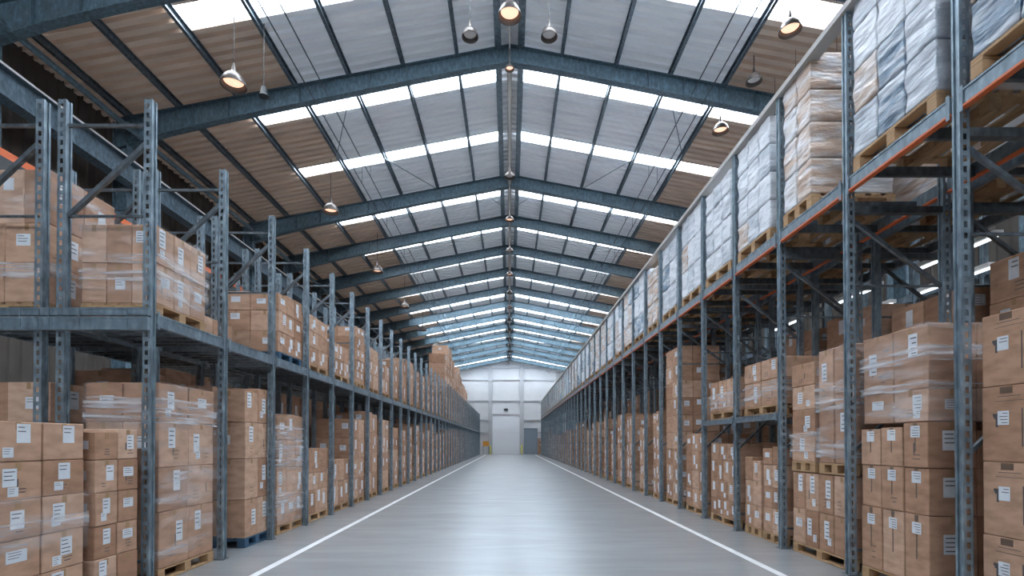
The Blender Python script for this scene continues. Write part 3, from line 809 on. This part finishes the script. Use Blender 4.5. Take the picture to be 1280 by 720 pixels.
def make_carton(d,idx):
    rr=random.Random(idx*7+3)
    cx=(d['x0']+d['x1'])/2; cy=(d['y0']+d['y1'])/2; hx=(d['x1']-d['x0'])/2; hy=(d['y1']-d['y0'])/2; H=d['z1']-d['z0']; s=d['s']
    mb=MB(); b=.007
    mb.cbox(-hx,hx,-hy,hy,0,H,b)
    rot=rr.uniform(-.006,.006)
    o=mb.build('cardboard_box',M['carton'],None,(cx,cy,d['z0'])); o.rotation_euler.z=rot
    tag(o,d['label'].replace(' tier,',' tier brown carton,'),'box',d['group'])
    # packing tape strip over the seam
    mb=MB(); e=.0012; tw=.024; xa=-s*(hx+e)
    if d['i']==0:
        if d['mark']==2:
            mb.box(xa,xa+s*.001,-.055,.055,H-.065,H-.006)
        else:
            mb.box(xa,xa+s*.001,-tw,tw,H-.07,H-.004)
            if d['mark']==1: mb.box(xa,xa+s*.001,-tw*.35,tw*.35,H*.35,H-.0702)
    if d['j']==0:
        m2=MB(); m2.box(-tw,tw,-hy-e,-hy-e+.001,H-.08,H-.004); m2.build('packing_tape',M['tape'],o)
    if mb.v: mb.build('packing_tape',M['tapedark'] if d['mark'] else M['tape'],o)
    L=carton_specs(d,rr)
    if d['mark']==1 and d['i']==0: L=[('a',.5,.80,min(.12,hy),.12)]+([('c',.5,.6,.2,.2)] if d['j']==0 else [])
    if d['mark']==1 and d['j']==0 and d['i']==1: L=[]
    for (f,u,v,w,h) in L:
        mb=MB(); label_mesh_at(mb,d,f,u,v,w,h,cx,cy); mb.build('paper_label',[M['paper'],M['ink']],o)
    if d['mark']==2 and d['i']==0:
        # white sticker with blue-black mark beside a dark print, and flap creases
        mb=MB(); label_mesh_at(mb,d,'a',.56,.58,.10,.12,cx,cy); mb.build('paper_label',[M['paper'],M['ink']],o)
        mb=MB(); y0=-.07; 
        for (a,bb,c_,dd) in ((.04,.10,.60,.64),(.05,.09,.57,.60),(.055,.075,.46,.58)):
            mb.box(xa,xa+s*.001,a-.0+.02,bb+.02,H*c_,H*dd)
        mb.box(xa,xa+s*.001,-.14,-.13,H*.2,H*.7)
        mb.box(xa,xa+s*.001,-.12,.08,H*.86,H*.868); mb.box(xa,xa+s*.001,-.15,.1,H*.80,H*.806)
        mb.build('printed_mark',M['ink'],o)
    elif d['i']==0 and d['near'] and rr.random()<.6 and H>.25:
        mb=MB(); yc=rr.uniform(-.5,.5)*hy
        for q in range(rr.choice([2,3])):
            zz=H*(.18+.09*q); w=hy*rr.uniform(.15,.3); mb.box(xa,xa+s*.001,yc-w,yc+w,zz,zz+.008)
        if rr.random()<.5: mb.box(xa,xa+s*.001,-yc-.008,-yc+.008,H*.3,H*.55)
        mb.build('printed_mark',M['ink'],o)
    return o
BOX.sort(key=lambda d:-d['score'])
# labels must be unique: drop exact repeats into a counter of sides
for i,d in enumerate(BOX[:300]): make_carton(d,i)
rest=BOX[300:]
if rest:
    mb=MB()
    for q,d in enumerate(rest):
        cx=(d['x0']+d['x1'])/2; cy=(d['y0']+d['y1'])/2
        T=Matrix.Translation((cx,cy,d['z0']))
        hx=(d['x1']-d['x0'])/2; hy=(d['y1']-d['y0'])/2; H=d['z1']-d['z0']
        mb.cbox(-hx,hx,-hy,hy,0,H,.008,0,T)
        rr=random.Random(q)
        tmp=MB()
        for (f,u,v,w,h) in carton_specs(d,rr): label_mesh_at(tmp,d,f,u,v,w,h,cx,cy,False)
        if tmp.v: mb.add(tmp.v,tmp.f,1,T)
    o=mb.build('cardboard_boxes',[M['carton'],M['paper']])
    tag(o,'the many distant and half-hidden brown cartons filling both racks','boxes',None,'stuff')
# wrapped packages: rounded, slightly wrinkled blocks
def package_mesh(hx,hy,H,seed,n=8):
    rr=random.Random(seed); vs=[];fs=[]
    ph=[rr.uniform(0,6) for _ in range(6)]
    def disp(p,nm):
        x,y,z=p
        w=.006*math.sin(9*y+14*z+ph[0])+.005*math.sin(23*z-11*y+ph[1]+3*x)+.004*math.sin(31*y+17*z+ph[2])
        ed=min(hx-abs(x),0.06)+0; 
        return (x+nm[0]*(w-.008),y+nm[1]*(w-.008),z+nm[2]*(w*.4-.006))
    def rnd(p):
        # pull the corners in
        x,y,z=p; r=.022
        c=(max(-hx+r,min(hx-r,x)),max(-hy+r,min(hy-r,y)),max(r,min(H-r,z)))
        d=Vector((x-c[0],y-c[1],z-c[2]))
        if d.length<1e-9: return p,(0,0,0)
        nmv=d.normalized(); q=Vector(c)+nmv*r
        return tuple(q),tuple(nmv)
    idx={}
    def gv(p):
        k=tuple(round(t,5) for t in p)
        if k not in idx:
            q,nm=rnd(p); idx[k]=len(vs); vs.append(disp(q,nm))
        return idx[k]
    def par(a,b,n):  # parameter positions denser near the ends
        L=b-a; ts=[0,.02/L,.05/L]+[.05/L+(1-.1/L)*i/n for i in range(1,n)]+[1-.05/L,1-.02/L,1]
        return [a+L*t for t in ts]
    xs=par(-hx,hx,n);ys=par(-hy,hy,n);zs=par(0,H,n)
    def quadgrid(A,B,fn):
        for i in range(len(A)-1):
            for j in range(len(B)-1):
                fs.append((gv(fn(A[i],B[j])),gv(fn(A[i+1],B[j])),gv(fn(A[i+1],B[j+1])),gv(fn(A[i],B[j+1]))))
    quadgrid(ys,zs,lambda a,b:(-hx,a,b)); quadgrid(ys,zs,lambda a,b:(hx,a,b))
    quadgrid(xs,zs,lambda a,b:(a,-hy,b)); quadgrid(xs,zs,lambda a,b:(a,hy,b))
    quadgrid(xs,ys,lambda a,b:(a,b,0)); quadgrid(xs,ys,lambda a,b:(a,b,H))
    return vs,fs
import bmesh
def fixn(me):
    b=bmesh.new(); b.from_mesh(me); bmesh.ops.recalc_face_normals(b,faces=b.faces); b.to_mesh(me); b.free()
PKG.sort(key=lambda d:-d['score'])
PM={}
for q,d in enumerate(PKG[:300]):
    hx=(d['x1']-d['x0'])/2; hy=(d['y1']-d['y0'])/2; H=d['z1']-d['z0']
    key=(round(hx,2),round(hy,2),round(H,2),q%3 if d['near'] else 0)
    if key not in PM:
        n=7 if d['near'] else 3
        vs,fs=package_mesh(key[0],key[1],key[2],len(PM),n); mb=MB(); mb.add(vs,fs)
        a=mb.mesh('wrapped_package',[M['wrapw']]); fixn(a); a.polygons.foreach_set('use_smooth',[True]*len(a.polygons))
        PM[key]=a
    me=PM[key]
    o=place('wrapped_package',me,None,((d['x0']+d['x1'])/2,(d['y0']+d['y1'])/2,d['z0']))
    if d['kind']=='wrapt':
        o.material_slots[0].link='OBJECT'; o.material_slots[0].material=M['wrapt']
    tag(o,d['label'].replace(' tier,',' tier %s package,'%('white film-wrapped' if d['kind']=='wrapw' else 'tan film-wrapped')).replace(' shelf pallet,',''),'package',d['group'].replace('cartons','packages'))
rest=PKG[300:]
if rest:
    mb=MB()
    for d in rest: mb.cbox(d['x0'],d['x1'],d['y0'],d['y1'],d['z0'],d['z1'],.02,0 if d['kind']=='wrapw' else 1)
    o=mb.build('wrapped_packages',[M['wrapw'],M['wrapt']]); tag(o,'remaining distant film-wrapped packages along the right upper shelves','packages',None,'stuff')
print('BOXES',len(BOX),'PKG',len(PKG))

# ------------------------------------------------------------------ light, camera
w=bpy.data.worlds.new('sky'); bpy.context.scene.world=w; w.use_nodes=True
bg=w.node_tree.nodes['Background']; bg.inputs[0].default_value=(.86,.93,1,1); bg.inputs[1].default_value=23.0
cam=bpy.data.cameras.new('camera'); co=bpy.data.objects.new('camera',cam); C.objects.link(co)
cam.sensor_width=36; cam.lens=18.0; cam.clip_start=.1; cam.clip_end=300
TILT=R(.6)
co.location=(0,0,1.6); co.rotation_euler=(math.pi/2+TILT,0,0)
cam.shift_x=3/1280; cam.shift_y=(553-360-640*math.tan(TILT))/1280
sc=bpy.context.scene; sc.camera=co
sc.view_settings.view_transform='Standard'; sc.view_settings.look='None'; sc.view_settings.gamma=1; sc.view_settings.use_curve_mapping=False
sc.view_settings.exposure=0.12
sc.cycles.max_bounces=10; sc.cycles.diffuse_bounces=6; sc.cycles.transparent_max_bounces=16
